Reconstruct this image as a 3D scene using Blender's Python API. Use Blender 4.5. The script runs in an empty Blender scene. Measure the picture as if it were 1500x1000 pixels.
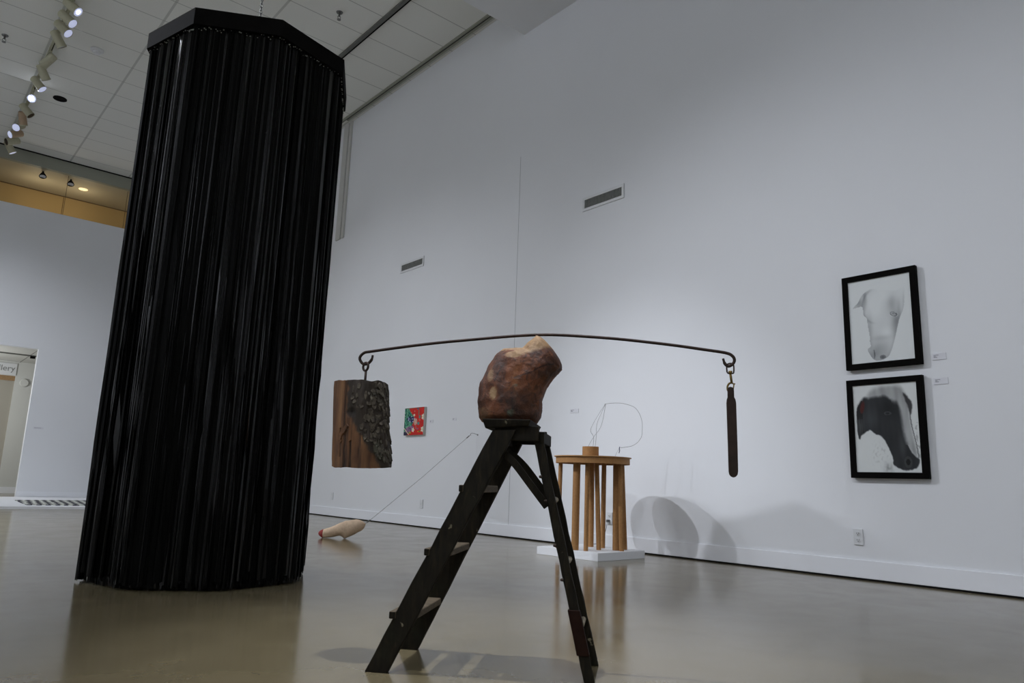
import bpy, bmesh, math, random
from mathutils import Vector, Matrix, noise
C = bpy.context.scene.collection
PI = math.pi
rnd = random.Random(7)

# ------------------------------------------------------------------ helpers
def lin(c):
    return tuple(((v/255)/12.92 if v/255 <= .04045 else ((v/255+.055)/1.055)**2.4) for v in c)

class NT:
    """tiny node-material builder"""
    def __init__(s, name):
        s.m = bpy.data.materials.new(name); s.m.use_nodes = True
        s.t = s.m.node_tree; s.n = s.t.nodes; s.l = s.t.links
        s.b = s.n['Principled BSDF']
    def add(s, kind, **kw):
        n = s.n.new(kind)
        for k, v in kw.items():
            if k in n.inputs: n.inputs[k].default_value = v
            else: setattr(n, k, v)
        return n
    def link(s, a, b): s.l.new(a, b)
    def coord(s, scale=(1,1,1)):
        tc = s.add('ShaderNodeTexCoord'); mp = s.add('ShaderNodeMapping'); mp.inputs['Scale'].default_value = scale
        s.link(tc.outputs['Object'], mp.inputs['Vector']); return mp.outputs['Vector']
    def noise(s, scale, detail=4, rough=.55, vec=None, dist=0):
        n = s.add('ShaderNodeTexNoise'); n.inputs['Scale'].default_value = scale; n.inputs['Detail'].default_value = detail
        n.inputs['Roughness'].default_value = rough; n.inputs['Distortion'].default_value = dist
        s.link(vec if vec else s.coord(), n.inputs['Vector']); return n.outputs['Fac']
    def ramp(s, fac, stops):
        r = s.add('ShaderNodeValToRGB'); e = r.color_ramp.elements
        while len(e) < len(stops): e.new(.5)
        for el, (p, c) in zip(e, stops): el.position = p; el.color = (*c, 1) if len(c) == 3 else c
        s.link(fac, r.inputs['Fac']); return r.outputs['Color']
    def mix(s, fac, a, b, mode='MIX'):
        m = s.add('ShaderNodeMix'); m.data_type = 'RGBA'; m.blend_type = mode
        for sock, v in ((m.inputs['Factor'], fac), (m.inputs[6], a), (m.inputs[7], b)):
            if hasattr(v, 'is_output'): s.link(v, sock)
            elif isinstance(v, (int, float)): sock.default_value = v
            else: sock.default_value = (*v, 1)
        return m.outputs[2]
    def math(s, op, a, b=0.0, c=0.0):
        m = s.add('ShaderNodeMath'); m.operation = op
        for i, v in enumerate((a, b, c)):
            if hasattr(v, 'is_output'): s.link(v, m.inputs[i])
            else: m.inputs[i].default_value = v
        return m.outputs[0]
    def base(s, c):
        if hasattr(c, 'is_output'): s.link(c, s.b.inputs['Base Color'])
        else: s.b.inputs['Base Color'].default_value = (*c, 1)
    def bump(s, h, strength=.3, dist=.01):
        b = s.add('ShaderNodeBump'); b.inputs['Strength'].default_value = strength; b.inputs['Distance'].default_value = dist
        s.link(h, b.inputs['Height']); s.link(b.outputs['Normal'], s.b.inputs['Normal'])

def simple(name, c, rough=.6, metal=0, spec=.5, var=.12, scale=30, bump=0):
    k = NT(name); a = lin(c)
    f = k.noise(scale)
    k.base(k.ramp(f, [(.3, tuple(v*(1-var) for v in a)), (.7, tuple(min(1, v*(1+var)) for v in a))]))
    k.b.inputs['Roughness'].default_value = rough; k.b.inputs['Metallic'].default_value = metal
    k.b.inputs['Specular IOR Level'].default_value = spec
    if bump: k.bump(f, bump, .004)
    return k.m

def glow(name, c, strength):
    k = NT(name); k.base(lin(c))
    k.b.inputs['Emission Color'].default_value = (*lin(c), 1); k.b.inputs['Emission Strength'].default_value = strength
    return k.m

def box(bm, x0, x1, y0, y1, z0, z1):
    v = [bm.verts.new(p) for p in ((x0,y0,z0),(x1,y0,z0),(x1,y1,z0),(x0,y1,z0),(x0,y0,z1),(x1,y0,z1),(x1,y1,z1),(x0,y1,z1))]
    for f in ((0,3,2,1),(4,5,6,7),(0,1,5,4),(1,2,6,5),(2,3,7,6),(3,0,4,7)): bm.faces.new([v[i] for i in f])
    return v

def loft(bm, rings, close=True, cap=True):
    R = [[bm.verts.new(p) for p in r] for r in rings]
    n = len(R[0])
    for a, b in zip(R, R[1:]):
        for i in range(n if close else n-1):
            j = (i+1) % n
            bm.faces.new((a[i], a[j], b[j], b[i]))
    if cap and close:
        bm.faces.new(list(reversed(R[0]))); bm.faces.new(R[-1])
    return R

def tube(bm, pts, r, n=8, cap=True):
    """round tube along a polyline; r a number or a list"""
    P = [Vector(p) for p in pts]
    rings = []; up = None
    for i, p in enumerate(P):
        t = (P[min(i+1, len(P)-1)] - P[max(i-1, 0)]).normalized()
        if up is None:
            up = Vector((0,0,1)) if abs(t.z) < .9 else Vector((1,0,0))
        s = t.cross(up).normalized(); up = s.cross(t).normalized()
        rr = r[i] if isinstance(r, (list, tuple)) else r
        rings.append([p + (s*math.cos(2*PI*k/n) + up*math.sin(2*PI*k/n))*rr for k in range(n)])
    loft(bm, rings, True, cap)

def smooth(pts, n=6):
    """Catmull-Rom through points"""
    P = [Vector(p) for p in pts]; P = [2*P[0]-P[1]] + P + [2*P[-1]-P[-2]]
    out = []
    for i in range(1, len(P)-2):
        for k in range(n):
            t = k/n; a, b, c, d = P[i-1:i+3]
            out.append(.5*((2*b)+(c-a)*t+(2*a-5*b+4*c-d)*t*t+(3*b-a-3*c+d)*t**3))
    out.append(P[-2]); return out

def torus(bm, c, R, r, ax=(0,1,0), n=20, m=8, squash=1.0):
    ax = Vector(ax).normalized(); u = ax.orthogonal().normalized() if abs(ax.z) > .9 else Vector((0,0,1)); w = ax.cross(u)
    G = []
    for i in range(n):
        a = 2*PI*i/n; dr = u*math.cos(a) + w*math.sin(a)*squash
        G.append([bm.verts.new(Vector(c)+dr*R+(dr.normalized()*math.cos(2*PI*k/m)+ax*math.sin(2*PI*k/m))*r) for k in range(m)])
    for i in range(n):
        for k in range(m):
            bm.faces.new((G[i][k], G[(i+1)%n][k], G[(i+1)%n][(k+1)%m], G[i][(k+1)%m]))

def cyl(bm, p0, p1, r0, r1=None, n=24, cap=True):
    tube(bm, [p0, p1], [r0, r0 if r1 is None else r1], n, cap)

def lathe(bm, prof, c=(0,0,0), n=32):
    loft(bm, [[Vector(c)+Vector((r*math.cos(2*PI*k/n), r*math.sin(2*PI*k/n), z)) for k in range(n)] for r, z in prof])

def obj(name, bm, mat, parent=None, loc=(0,0,0), sm=False, bevel=0):
    bmesh.ops.recalc_face_normals(bm, faces=bm.faces)
    me = bpy.data.meshes.new(name); bm.to_mesh(me); bm.free()
    o = bpy.data.objects.new(name, me); C.objects.link(o)
    if mat is not None: me.materials.append(mat)
    if sm:
        for p in me.polygons: p.use_smooth = True
    if bevel:
        b = o.modifiers.new('bevel', 'BEVEL'); b.width = bevel; b.segments = 2; b.limit_method = 'ANGLE'
    o.location = loc
    if parent is not None: o.parent = parent
    return o

def thing(name, label, cat, loc=(0,0,0), rz=0, group=None):
    o = bpy.data.objects.new(name, None); C.objects.link(o); o.empty_display_size = .1
    o.location = loc; o.rotation_euler = (0,0,rz); o['label'] = label; o['category'] = cat
    if group: o['group'] = group
    return o
def tag(o, label, cat, group=None):
    o['label'] = label; o['category'] = cat
    if group: o['group'] = group
    return o
def struct(name, bm, m, **kw):
    o = obj(name, bm, m, **kw); o['kind'] = 'structure'; return o
def BM(): return bmesh.new()
def bx(*a):
    b = BM(); box(b, *a); return b

# ------------------------------------------------------------------ camera
H = .6546; F = 1075.235
pt, ro, ya = .191347706, .0349297395, .865016556
w = Vector((math.cos(pt)*math.cos(ya), math.cos(pt)*math.sin(ya), math.sin(pt)))
r0 = Vector((math.sin(ya), -math.cos(ya), 0)); u0 = r0.cross(w)
r = math.cos(ro)*r0 + math.sin(ro)*u0; u = -math.sin(ro)*r0 + math.cos(ro)*u0
cam = bpy.data.cameras.new('camera'); co = bpy.data.objects.new('camera', cam); C.objects.link(co)
cam.sensor_width = 36; cam.lens = F/1500*36; cam.clip_start = .05; cam.clip_end = 200
co.matrix_world = Matrix(((r.x,u.x,-w.x,0),(r.y,u.y,-w.y,0),(r.z,u.z,-w.z,H),(0,0,0,1)))
bpy.context.scene.camera = co
RH = Vector((.761, -.649, 0))          # horizontal direction across the view, used to orient the sculptures

# ------------------------------------------------------------------ materials
def wall_mat(name, c):
    k = NT(name); a = lin(c)
    big = k.noise(.6, 3); fine = k.noise(160, 3)
    k.base(k.ramp(big, [(.3, tuple(v*.97 for v in a)), (.7, a)]))
    k.b.inputs['Roughness'].default_value = .55; k.b.inputs['Specular IOR Level'].default_value = .25
    k.bump(fine, .06, .002); return k.m
M_wall = wall_mat('white wall paint', (226,228,231))
M_base = wall_mat('white baseboard paint', (232,234,238))
M_dark = simple('dark gap', (14,14,16), .9, spec=.1)
M_grey = simple('grey channel', (96,98,94), .6)
M_tan = wall_mat('tan wall paint', (184,156,104))
M_tanceil = wall_mat('tan ceiling paint', (186,176,150))
M_header = wall_mat('grey header paint', (150,152,140))
M_corr = wall_mat('corridor paint', (206,207,203))
M_door = wall_mat('taupe door paint', (165,161,150))
M_black = simple('black painted wood', (12,11,10), .8, spec=.05, var=.2)
M_white = simple('white plastic', (214,216,218), .4, var=.02)
M_plinth = wall_mat('white plinth paint', (228,230,233))
M_paper = simple('white label card', (216,217,222), .7, var=.01)
M_ink = simple('grey print', (168,169,176), .8)

k = NT('polished concrete'); v = k.coord()
n1 = k.noise(.55, 5, .6, v, .6); n2 = k.noise(3.2, 6, .65, v, .4); n3 = k.noise(26, 3, .6, v)
c = k.ramp(n1, [(.28, lin((105,95,71))), (.5, lin((117,107,83))), (.75, lin((128,119,95)))])
c = k.mix(k.math('MULTIPLY', k.ramp(n2, [(.35, (1,1,1)), (.6, (0,0,0))]), .28), c, lin((88,80,58)))
c = k.mix(k.math('MULTIPLY', k.ramp(n2, [(.66, (0,0,0)), (.78, (1,1,1))]), .10), c, lin((160,154,138)))
vor = k.add('ShaderNodeTexVoronoi'); vor.inputs['Scale'].default_value = 1.6; k.link(v, vor.inputs['Vector'])
c = k.mix(k.ramp(vor.outputs['Distance'], [(0.008, (1,1,1)), (.014, (0,0,0))]), c, lin((62,55,44)))
k.base(c)
k.link(k.ramp(n2, [(.3, (.12,)*3), (.7, (.19,)*3)]), k.b.inputs['Roughness'])
k.b.inputs['Specular IOR Level'].default_value = .40
k.bump(n1, .03, .02)
M_floor = k.m

k = NT('ceiling tiles'); tc = k.add('ShaderNodeTexCoord'); sep = k.add('ShaderNodeSeparateXYZ'); k.link(tc.outputs['Object'], sep.inputs[0])
def grid(axis, off, period, half):
    f = k.math('FRACT', k.math('DIVIDE', k.math('SUBTRACT', sep.outputs[axis], off-half-50*period), period))
    return k.math('LESS_THAN', f, 2*half/period)
gx = grid('X', 2.41, 1.22, .018); gy = grid('Y', 8.313, .6105, .008)
fine = k.noise(90, 4)
c = k.ramp(fine, [(.35, lin((222,223,218))), (.7, lin((230,231,226)))])
c = k.mix(k.math('MULTIPLY', gy, .55), c, lin((120,121,118)))
c = k.mix(k.math('MULTIPLY', gx, .5), c, lin((150,152,148)))
k.base(c); k.b.inputs['Roughness'].default_value = .9; k.b.inputs['Specular IOR Level'].default_value = .1
M_ceil = k.m

k = NT('glossy black ribbon'); v = k.coord((60,60,1.2)); n1 = k.noise(3, 3, .5, v)
k.base(k.ramp(n1, [(.3, (.0022,.0022,.002)), (.7, (.006,.0062,.0055))]))
geo = k.add('ShaderNodeNewGeometry'); rp = geo.outputs['Random Per Island']
k.link(k.ramp(rp, [(0, (.30,)*3), (.7, (.22,)*3), (1, (.09,)*3)]), k.b.inputs['Roughness'])
k.link(k.math('ADD', .015, k.math('MULTIPLY', k.math('POWER', rp, 5), .55)), k.b.inputs['Specular IOR Level'])
M_rib = k.m

k = NT('worn dark stained wood'); v = k.coord((14,14,2.2)); n1 = k.noise(5, 6, .65, v, .5); n2 = k.noise(22, 3, .5); n4 = k.noise(7, 4)
c = k.ramp(n1, [(.3, lin((15,13,8))), (.55, lin((28,24,15))), (.78, lin((48,41,27)))])
c = k.mix(k.ramp(n4, [(.56, (0,0,0)), (.72, (.6,.6,.6))]), c, lin((34,35,22)))
c = k.mix(k.ramp(n2, [(.69, (0,0,0)), (.73, (1,1,1))]), c, lin((112,106,86)))
k.base(c); k.b.inputs['Roughness'].default_value = .7; k.b.inputs['Specular IOR Level'].default_value = .15; k.bump(n1, .4, .004)
M_lad = k.m
k = NT('weathered step wood'); v = k.coord((6,30,30)); n1 = k.noise(4, 5, .6, v)
k.base(k.ramp(n1, [(.3, lin((58,48,34))), (.7, lin((106,92,70)))])); k.b.inputs['Roughness'].default_value = .75; k.bump(n1, .3, .003)
M_step = k.m
M_rung = simple('pale round rung wood', (150,140,116), .6, var=.25, scale=25)
M_splint = simple('reddish splint wood', (33,18,11), .75, spec=.1, var=.4, scale=18)

k = NT('carved timber'); v = k.coord((1,1,.55)); n1 = k.noise(9, 7, .66, v, .8); n2 = k.noise(26, 5, .6); n3 = k.noise(5, 3, .5)
wv = k.add('ShaderNodeTexWave'); wv.wave_type = 'RINGS'; wv.inputs['Scale'].default_value = 9; wv.inputs['Distortion'].default_value = 9; wv.inputs['Detail'].default_value = 4
k.link(k.coord((1,1,.4)), wv.inputs['Vector'])
c = k.ramp(n1, [(.30, lin((36,19,10))), (.44, lin((84,44,20))), (.56, lin((122,68,32))), (.72, lin((146,92,50)))])
n5 = k.noise(30, 8, .7, None, 1.2)
c = k.mix(k.math('MULTIPLY', wv.outputs['Fac'], .35), c, lin((62,31,15)))
c = k.mix(k.ramp(n5, [(.50, (0,0,0)), (.60, (.62,.62,.62))]), c, lin((38,20,10)))
c = k.mix(k.ramp(n5, [(.30, (.6,.6,.6)), (.40, (0,0,0))]), c, lin((150,96,56)))
c = k.mix(k.ramp(n3, [(.5, (0,0,0)), (.66, (.8,.8,.8))]), c, lin((46,25,14)))
at = k.add('ShaderNodeAttribute', attribute_name='cut')
sx = k.add('ShaderNodeSeparateColor'); k.link(at.outputs['Color'], sx.inputs[0])
tanw = k.ramp(n2, [(.3, lin((128,96,62))), (.7, lin((178,146,106)))])
c = k.mix(sx.outputs['Red'], c, tanw)
c = k.mix(sx.outputs['Green'], c, lin((16,10,7)))
lich = k.math('MULTIPLY', sx.outputs['Blue'], k.ramp(n2, [(.55, (0,0,0)), (.62, (1,1,1))]))
c = k.mix(lich, c, lin((88,98,80)))
k.base(c); k.b.inputs['Roughness'].default_value = .62; k.bump(n5, .6, .008)
M_torso = k.m

k = NT('split log wood'); v = k.coord((1,1,.16)); n1 = k.noise(24, 6, .62, v, .3); n2 = k.noise(4, 4, .6)
c = k.ramp(n1, [(.3, lin((46,28,15))), (.48, lin((98,64,35))), (.72, lin((138,98,58)))])
c = k.mix(k.ramp(n2, [(.5, (0,0,0)), (.7, (.6,.6,.6))]), c, lin((58,34,18)))
at = k.add('ShaderNodeAttribute', attribute_name='cut'); sx = k.add('ShaderNodeSeparateColor'); k.link(at.outputs['Color'], sx.inputs[0])
c = k.mix(sx.outputs['Red'], c, lin((42,36,27)))
c = k.mix(sx.outputs['Green'], c, lin((16,10,6)))
k.base(c); k.b.inputs['Roughness'].default_value = .75; k.bump(n1, .6, .008)
M_log = k.m
k = NT('flaky bark'); n1 = k.noise(38, 6, .66); n2 = k.noise(9, 3)
c = k.ramp(n1, [(.3, lin((30,24,17))), (.5, lin((66,58,46))), (.75, lin((102,96,82)))])
c = k.mix(k.ramp(n2, [(.55, (0,0,0)), (.72, (.6,.6,.6))]), c, lin((74,80,66)))
k.base(c); k.b.inputs['Roughness'].default_value = .9; k.bump(n1, .7, .006); M_bark = k.m

M_iron = simple('rusty wrought iron', (52,40,33), .55, metal=.6, var=.35, scale=60, bump=.2)
M_rustbar = simple('dark rusted bar', (50,36,28), .6, metal=.5, var=.45, scale=22, bump=.25)
M_brass = simple('tarnished brass', (112,92,48), .4, metal=.8, var=.25, scale=60)
M_galv = simple('galvanised wire', (128,128,126), .45, metal=.5)
M_card = None
k = NT('brown cardboard'); n1 = k.noise(60, 3); n2 = k.noise(3, 2)
c = k.mix(k.math('MULTIPLY', n2, .5), k.ramp(n1, [(.3, lin((150,108,62))), (.7, lin((168,126,76)))]), lin((140,96,50)))
k.base(c); k.b.inputs['Roughness'].default_value = .75; M_card = k.m
M_wood = simple('pale plywood', (176,132,80), .6, var=.12, scale=12)
M_sock = simple('cream knit', (214,188,160), .9, var=.08, scale=45, bump=.4)
M_toe = simple('red knit toe', (150,58,54), .85, var=.15, scale=45, bump=.3)
M_lamp = simple('cream lamp housing', (172,170,146), .45, var=.05)
M_lamp2 = simple('tan lamp housing', (170,146,120), .45, var=.05)
M_lens = simple('clear lamp lens', (190,194,205), .15, var=.05)
M_lensd = simple('dark lamp reflector', (30,32,44), .2)
M_lit = glow('lit lamp lens', (200,206,238), .55)
M_bulb = glow('bright lamp bulb', (235,240,255), 60)
M_bulb2 = glow('lamp bulb glow', (214,220,255), 7)
M_chrome = simple('brushed sprinkler metal', (120,120,118), .35, metal=.8)
M_can = simple('canvas edge', (206,205,198), .8, var=.03)

# painted artwork: colour attribute computed from strokes
k = NT('drawing media'); at = k.add('ShaderNodeAttribute', attribute_name='paint'); k.link(at.outputs['Color'], k.b.inputs['Base Color'])
k.b.inputs['Roughness'].default_value = .6; k.b.inputs['Specular IOR Level'].default_value = .25
M_art = k.m

# ------------------------------------------------------------------ the setting
W = 6.126; CZ = 7.478; YW = 18.5; XL = -6.0; YB = -5.0; WT = 6.216
struct('floor', bx(XL-.2, W+.2, YB-.2, 22.6, -.1, 0), M_floor)
struct('ceiling', bx(XL-.2, W+.2, YB-.2, YW, CZ, CZ+.1), M_ceil)
struct('wall_right', bx(W, W+.2, YB, 22.4, 0, CZ), M_wall)
struct('wall_left', bx(XL-.2, XL, YB, 22.4, 0, CZ), M_wall)
struct('wall_back', bx(XL, W, YB-.2, YB, 0, CZ), M_wall)
DX = 2.384; DZ = 3.155; DX0 = .9
b = BM(); box(b, DX, W, YW, YW+.15, 0, WT); box(b, XL, DX0, YW, YW+.15, 0, WT); box(b, DX0, DX, YW, YW+.15, DZ, WT)
struct('wall_far', b, M_wall)
struct('trim_1', bx(XL, W, YW, YW+.12, 7.19, CZ), M_header)                       # header over the open gap
struct('trim_2', bx(5.0, W, YB, 7.149, 6.92, CZ), M_wall)                        # dropped bulkhead along the right wall
struct('baseboard_right', bx(W-.018, W, YB, YW, .014, .155), M_base, bevel=.004)
struct('baseboard_far', bx(DX+.02, W-.02, YW-.015, YW, .012, .15), M_base)
struct('trim_3', bx(W-.012, W, YB, YW, 0, .013), M_dark)                          # dark strip painted in for shade in the gap under the baseboard
struct('trim_4', bx(W-.0015, W, 7.134, 7.139, .155, 5.06), simple('seam shadow gap', (150,152,155), .8))   # vertical panel seam
b = BM(); box(b, 5.975, 5.995, 7.15, 13.4, CZ-.012, CZ)
struct('trim_5', b, M_dark)                                                       # slot beside the right wall
b = BM(); box(b, 5.935, 5.975, 7.15, 13.4, CZ-.02, CZ); box(b, 6.0, 6.03, 7.15, 12.2, CZ-.03, CZ)
struct('trim_6', b, M_header)
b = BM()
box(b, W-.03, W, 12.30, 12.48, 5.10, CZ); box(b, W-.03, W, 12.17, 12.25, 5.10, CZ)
struct('trim_7', b, simple('grey wall strip paint', (190,190,186), .6, var=.02))  # two shallow strips high on the wall, slightly greyer
struct('trim_8', bx(XL, 5.95, YW-.03, YW, CZ-.02, CZ), M_dark)                    # dark joint at the ceiling end

# the next room above the far wall
NY = 20.19
struct('ceiling_2', bx(XL, W, YW+.12, NY, 7.19, 7.29), M_tanceil)
b = BM(); box(b, XL, W, NY, NY+.1, 5.6, 7.29); struct('wall_next', b, M_tan)
b = BM()
for x in (.2, 2.62, 5.0): box(b, x-.006, x+.006, NY-.004, NY, 5.6, 7.19)
box(b, XL, W, NY-.012, NY, 7.172, 7.19)
struct('trim_9', b, simple('brown joint', (96,74,44), .8))
# corridor behind the doorway
CY = 22.23; CH = 3.263
struct('ceiling_3', bx(-3, W, YW+.15, CY+.15, CH, CH+.08), M_corr)
b = BM(); box(b, 2.462, W, CY, CY+.12, 0, CH); box(b, -3, 2.462, CY, CY+.12, 2.9, CH); struct('wall_corridor', b, M_corr)
struct('baseboard_corridor', bx(2.462, W, CY-.015, CY, 0, .149), M_base)
struct('door_1', bx(-.2, 2.462, CY+.05, CY+.11, 0, 2.78), M_door)
struct('trim_10', bx(-.2, 2.462, CY+.02, CY+.11, 2.78, 2.90), simple('brown door header', (150,120,84), .6))
b = BM(); box(b, -3, W, 20.54, 20.66, CH-.02, CH); struct('trim_11', b, M_grey)
# thin joint lines of the corridor ceiling
struct('trim_12', bx(2.5, 2.512, YW+.16, CY, CH-.004, CH), M_grey)

# ------------------------------------------------------------------ fixtures of the walls
def plate(name, label, cat, y, z, ht=.125, wd=.075, kind='switch', group=None):
    t = thing(name, label, cat, (W, y, z), 0, group)
    obj('cover_plate', bx(-.011, 0, -wd/2, wd/2, -ht/2, ht/2), M_white, t, bevel=.002)
    if kind == 'outlet':
        for dz in (.026, -.026):
            b = BM(); lathe(b, [(.0005, 0), (.017, 0), (.017, .004), (.0005, .004)], n=20)
            bmesh.ops.rotate(b, verts=b.verts, matrix=Matrix.Rotation(-PI/2, 3, 'Y')); bmesh.ops.translate(b, verts=b.verts, vec=(-.0105, 0, dz))
            s = obj('socket', b, M_white, t)
            b = BM(); box(b, -.0156, -.0140, -.009, -.006, dz-.003, dz+.008); box(b, -.0156, -.0140, .006, .009, dz-.003, dz+.008); box(b, -.0156, -.0140, -.003, .003, dz-.012, dz-.006)
            obj('slots', b, M_dark, s)
    else:
        obj('toggle', bx(-.016, -.011, -.005, .005, -.012, .012), M_white, t)
    return t
plate('wall_outlet', 'white duplex outlet low on the wall below the horse drawings', 'outlet', 2.791, .331, kind='outlet')
plate('wall_outlet', 'white outlet plate behind the cardboard table legs', 'outlet', 5.458, .326, kind='outlet')
plate('wall_plate', 'small white blank plate low on the wall left of the ladder, nearer the ladder', 'wall plate', 9.075, .326, kind='switch')
plate('wall_plate', 'small white blank plate low on the wall just right of the black ribbon column', 'wall plate', 11.822, .34, kind='switch')
t = thing('power_plug', 'dark plug with thin cord in the outlet behind the cardboard table', 'plug', (W-.0156, 5.458, .3))
obj('plug_body', bx(-.03, 0, -.012, .016, -.014, .012), simple('grey plug plastic', (92,92,92), .5), t, bevel=.003)
b = BM(); tube(b, smooth([(-.03,0,0), (-.06,-.02,-.06), (-.07,0,-.15), (-.09,-.02,-.2), (-.2,-.03,-.23), (-.38,-.03,-.227)], 6), .003, 6)
obj('cord', b, M_grey, t)

def vent(label, y0, y1, z0, z1, nf):
    t = thing('wall_vent', label, 'vent', (W, 0, 0))
    m = .034
    b = BM()
    for a in ((y0,y1,z0,z0+m),(y0,y1,z1-m,z1),(y0,y0+m,z0+m,z1-m),(y1-m,y1,z0+m,z1-m)): box(b, -.012, 0, *a)
    obj('frame', b, M_white, t, bevel=.002)
    obj('backing', bx(-.003, 0, y0+m, y1-m, z0+m, z1-m), M_dark, t)
    b = BM(); n = nf
    for i in range(n):
        y = y0+m+(i+.5)*(y1-y0-2*m)/n; box(b, -.011, -.003, y-.0035, y+.0035, z0+m, z1-m)
    obj('fins', b, simple('vent fin grey', (150,153,150), .5), t)
vent('larger white framed air vent with vertical fins, high above the ladder', 5.28, 5.94, 3.938, 4.113, 27)
vent('white framed air vent farther along the wall, nearer the black ribbon column', 9.39, 10.065, 3.972, 4.137, 27)

def label_card(label, y0, y1, z0, z1, loc=None):
    t = thing('wall_label', label, 'label card', (W, (y0+y1)/2, (z0+z1)/2))
    hy, hz = abs(y1-y0)/2, (z1-z0)/2
    obj('card', bx(-.005, 0, -hy, hy, -hz, hz), M_paper, t)
    b = BM()
    for i, (a, z) in enumerate(((.35, .45), (.15, .1), (.25, -.2))):
        box(b, -.0056, -.005, hy*(.75-2*a), hy*.75, hz*z-.0035, hz*z+.0035)
    obj('printed_lines', b, M_ink, t)
label_card('small white label card right of the pale horse drawing', 2.046, 2.146, 1.708, 1.758)
label_card('small white label card right of the dark horse drawing', 2.045, 2.148, 1.517, 1.567)
label_card('small white label card above the cardboard table', 5.952, 6.093, 1.49, 1.538)
label_card('small white label card just right of the red painting', 8.9, 8.978, 1.486, 1.532)
label_card('small white label card second to the right of the red painting', 8.325, 8.42, 1.497, 1.538)
t = thing('wall_label', 'small white label card on the far wall beside the doorway', 'label card', (2.605, YW, 1.475))
obj('card', bx(-.09, .09, -.006, 0, -.022, .022), M_paper, t)
obj('printed_lines', bx(-.08, .05, -.0066, -.006, -.004, .004), M_ink, t)

# corridor sign, disc, exit box
t = thing('gallery_sign', 'white gallery name sign above the corridor door', 'sign', (1.6, CY-.03, 3.06))
obj('panel', bx(-.9, .86, 0, .03, -.145, .15), M_white, t)
cu = bpy.data.curves.new('sign text', 'FONT'); cu.body = 'Gallery'; cu.size = .2; cu.extrude = .003; cu.align_x = 'RIGHT'
tmp = bpy.data.objects.new('sign text', cu); C.objects.link(tmp); dg = bpy.context.evaluated_depsgraph_get(); dg.update()
me = bpy.data.meshes.new_from_object(tmp.evaluated_get(dg)); C.objects.unlink(tmp); bpy.data.objects.remove(tmp)
o = bpy.data.objects.new('lettering', me); C.objects.link(o); me.materials.clear(); me.materials.append(simple('grey lettering', (128,130,130), .6))
o.rotation_euler = (PI/2, 0, 0); o.location = (.825, -.004, -.045); o.parent = t
t = thing('wall_disc', 'round white disc on the corridor wall seen through the doorway', 'wall disc', (2.668, CY, 2.75))
b = BM(); lathe(b, [(.001, 0), (.1, 0), (.1, .035), (.085, .05), (.001, .05)], n=28); bmesh.ops.rotate(b, verts=b.verts, matrix=Matrix.Rotation(PI/2, 3, 'X'))
obj('body', b, M_corr, t, sm=False)
tag(obj('ceiling_box', bx(-.05,.05,-.04,.04,-.05,0), M_dark, None, (2.56, 20.6, CH-.02)), 'small dark fixture on the corridor ceiling rail', 'fixture')

# ------------------------------------------------------------------ ceiling fixtures
t = thing('light_track', 'long cream lighting track at upper left carrying spotlights', 'light track', (1.24, 0, CZ))
obj('rail', bx(-.025, .025, -3.0, 18.3, -.045, 0), M_lamp, t)
obj('slot', bx(.006, .018, -3.0, 18.3, -.048, -.045), M_dark, t)
t = thing('light_track', 'empty grey lighting track with black slot right of the ribbon column', 'light track', (4.88, 0, CZ))
obj('rail', bx(-.05, .028, 5.0, 18.2, -.03, 0), M_grey, t)
obj('slot', bx(.008, .028, 5.0, 18.2, -.034, -.03), M_dark, t)
t = thing('light_track', 'lighting track overhead outside the left of the view', 'light track', (-2.3, 0, CZ))
obj('rail', bx(-.025, .025, -3.0, 16.3, -.045, 0), M_lamp, t)

GH = 'spotlights along the upper left track'
def head(y, aim, label, mat=M_lamp, lens=M_lens, bulb=None, x=1.24, L=.24, R=.07, dz=.16, group=GH):
    a = Vector(aim).normalized()
    piv = Vector((x, y, CZ-.045-dz))
    t = thing('track_spotlight', label, 'spotlight', (x, y, CZ-.045), 0, group)
    org = Vector((x, y, CZ-.045))
    b = BM(); box(b, -.025, .025, -.07, .07, -.03, 0); tube(b, [(0,0,-.03), (0,0,-dz)], .014, 8); obj('adapter', b, M_lamp, t)
    p = piv-org
    b = BM(); tube(b, [p-a*L*.55, p-a*L*.5, p+a*L*.42, p+a*L*.45], [R*.75, R*.93, R, R], 24); h = obj('housing', b, mat, t)
    b = BM(); tube(b, [p+a*L*.45, p+a*L*.452, p+a*L*.53], [R*1.03, R*1.06, R*1.06], 24, False); obj('lens_ring', b, M_lamp, t)
    b = BM(); cyl(b, p+a*L*.455, p+a*L*.50, R*.98, n=24); obj('lens', b, lens, t)
    if bulb:
        b = BM(); cyl(b, p+a*L*.5, p+a*L*.52, R*.5, n=16); obj('bulb', b, bulb, t)
    return piv + a*L*.6
wallaim = (4.5, -3.2, -4.6)
head(11.62, wallaim, 'lit cylinder spotlight at the top of the left track with glowing lens', bulb=M_bulb2, lens=M_lit)
head(12.0, (4.2,-2.9,-4.4), 'second cylinder spotlight from the top of the left track, lens in view', lens=M_lit)
head(12.33, (4.2,-2.8,-4.6), 'third cylinder spotlight from the top of the left track, lens in view', lens=M_lit)
head(12.72, (3.6,1.2,-4.8), 'fourth spotlight of the left track, lens seen edge on')
head(13.55, (-1.5,1.6,-2), 'dull spotlight below the gap of bare track, turned away')
head(14.05, (2.2,1.0,-3.4), 'cream cylinder spotlight just above the white-lensed one')
head(14.55, (3.4,-1.5,-4.2), 'spotlight with white lens just above the glaring lamp', lens=M_lit)
starp = head(15.25, (-1.24,-15.2,-6.6), 'glaring spotlight pointed straight at the viewer', bulb=M_bulb, lens=M_lit)
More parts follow.
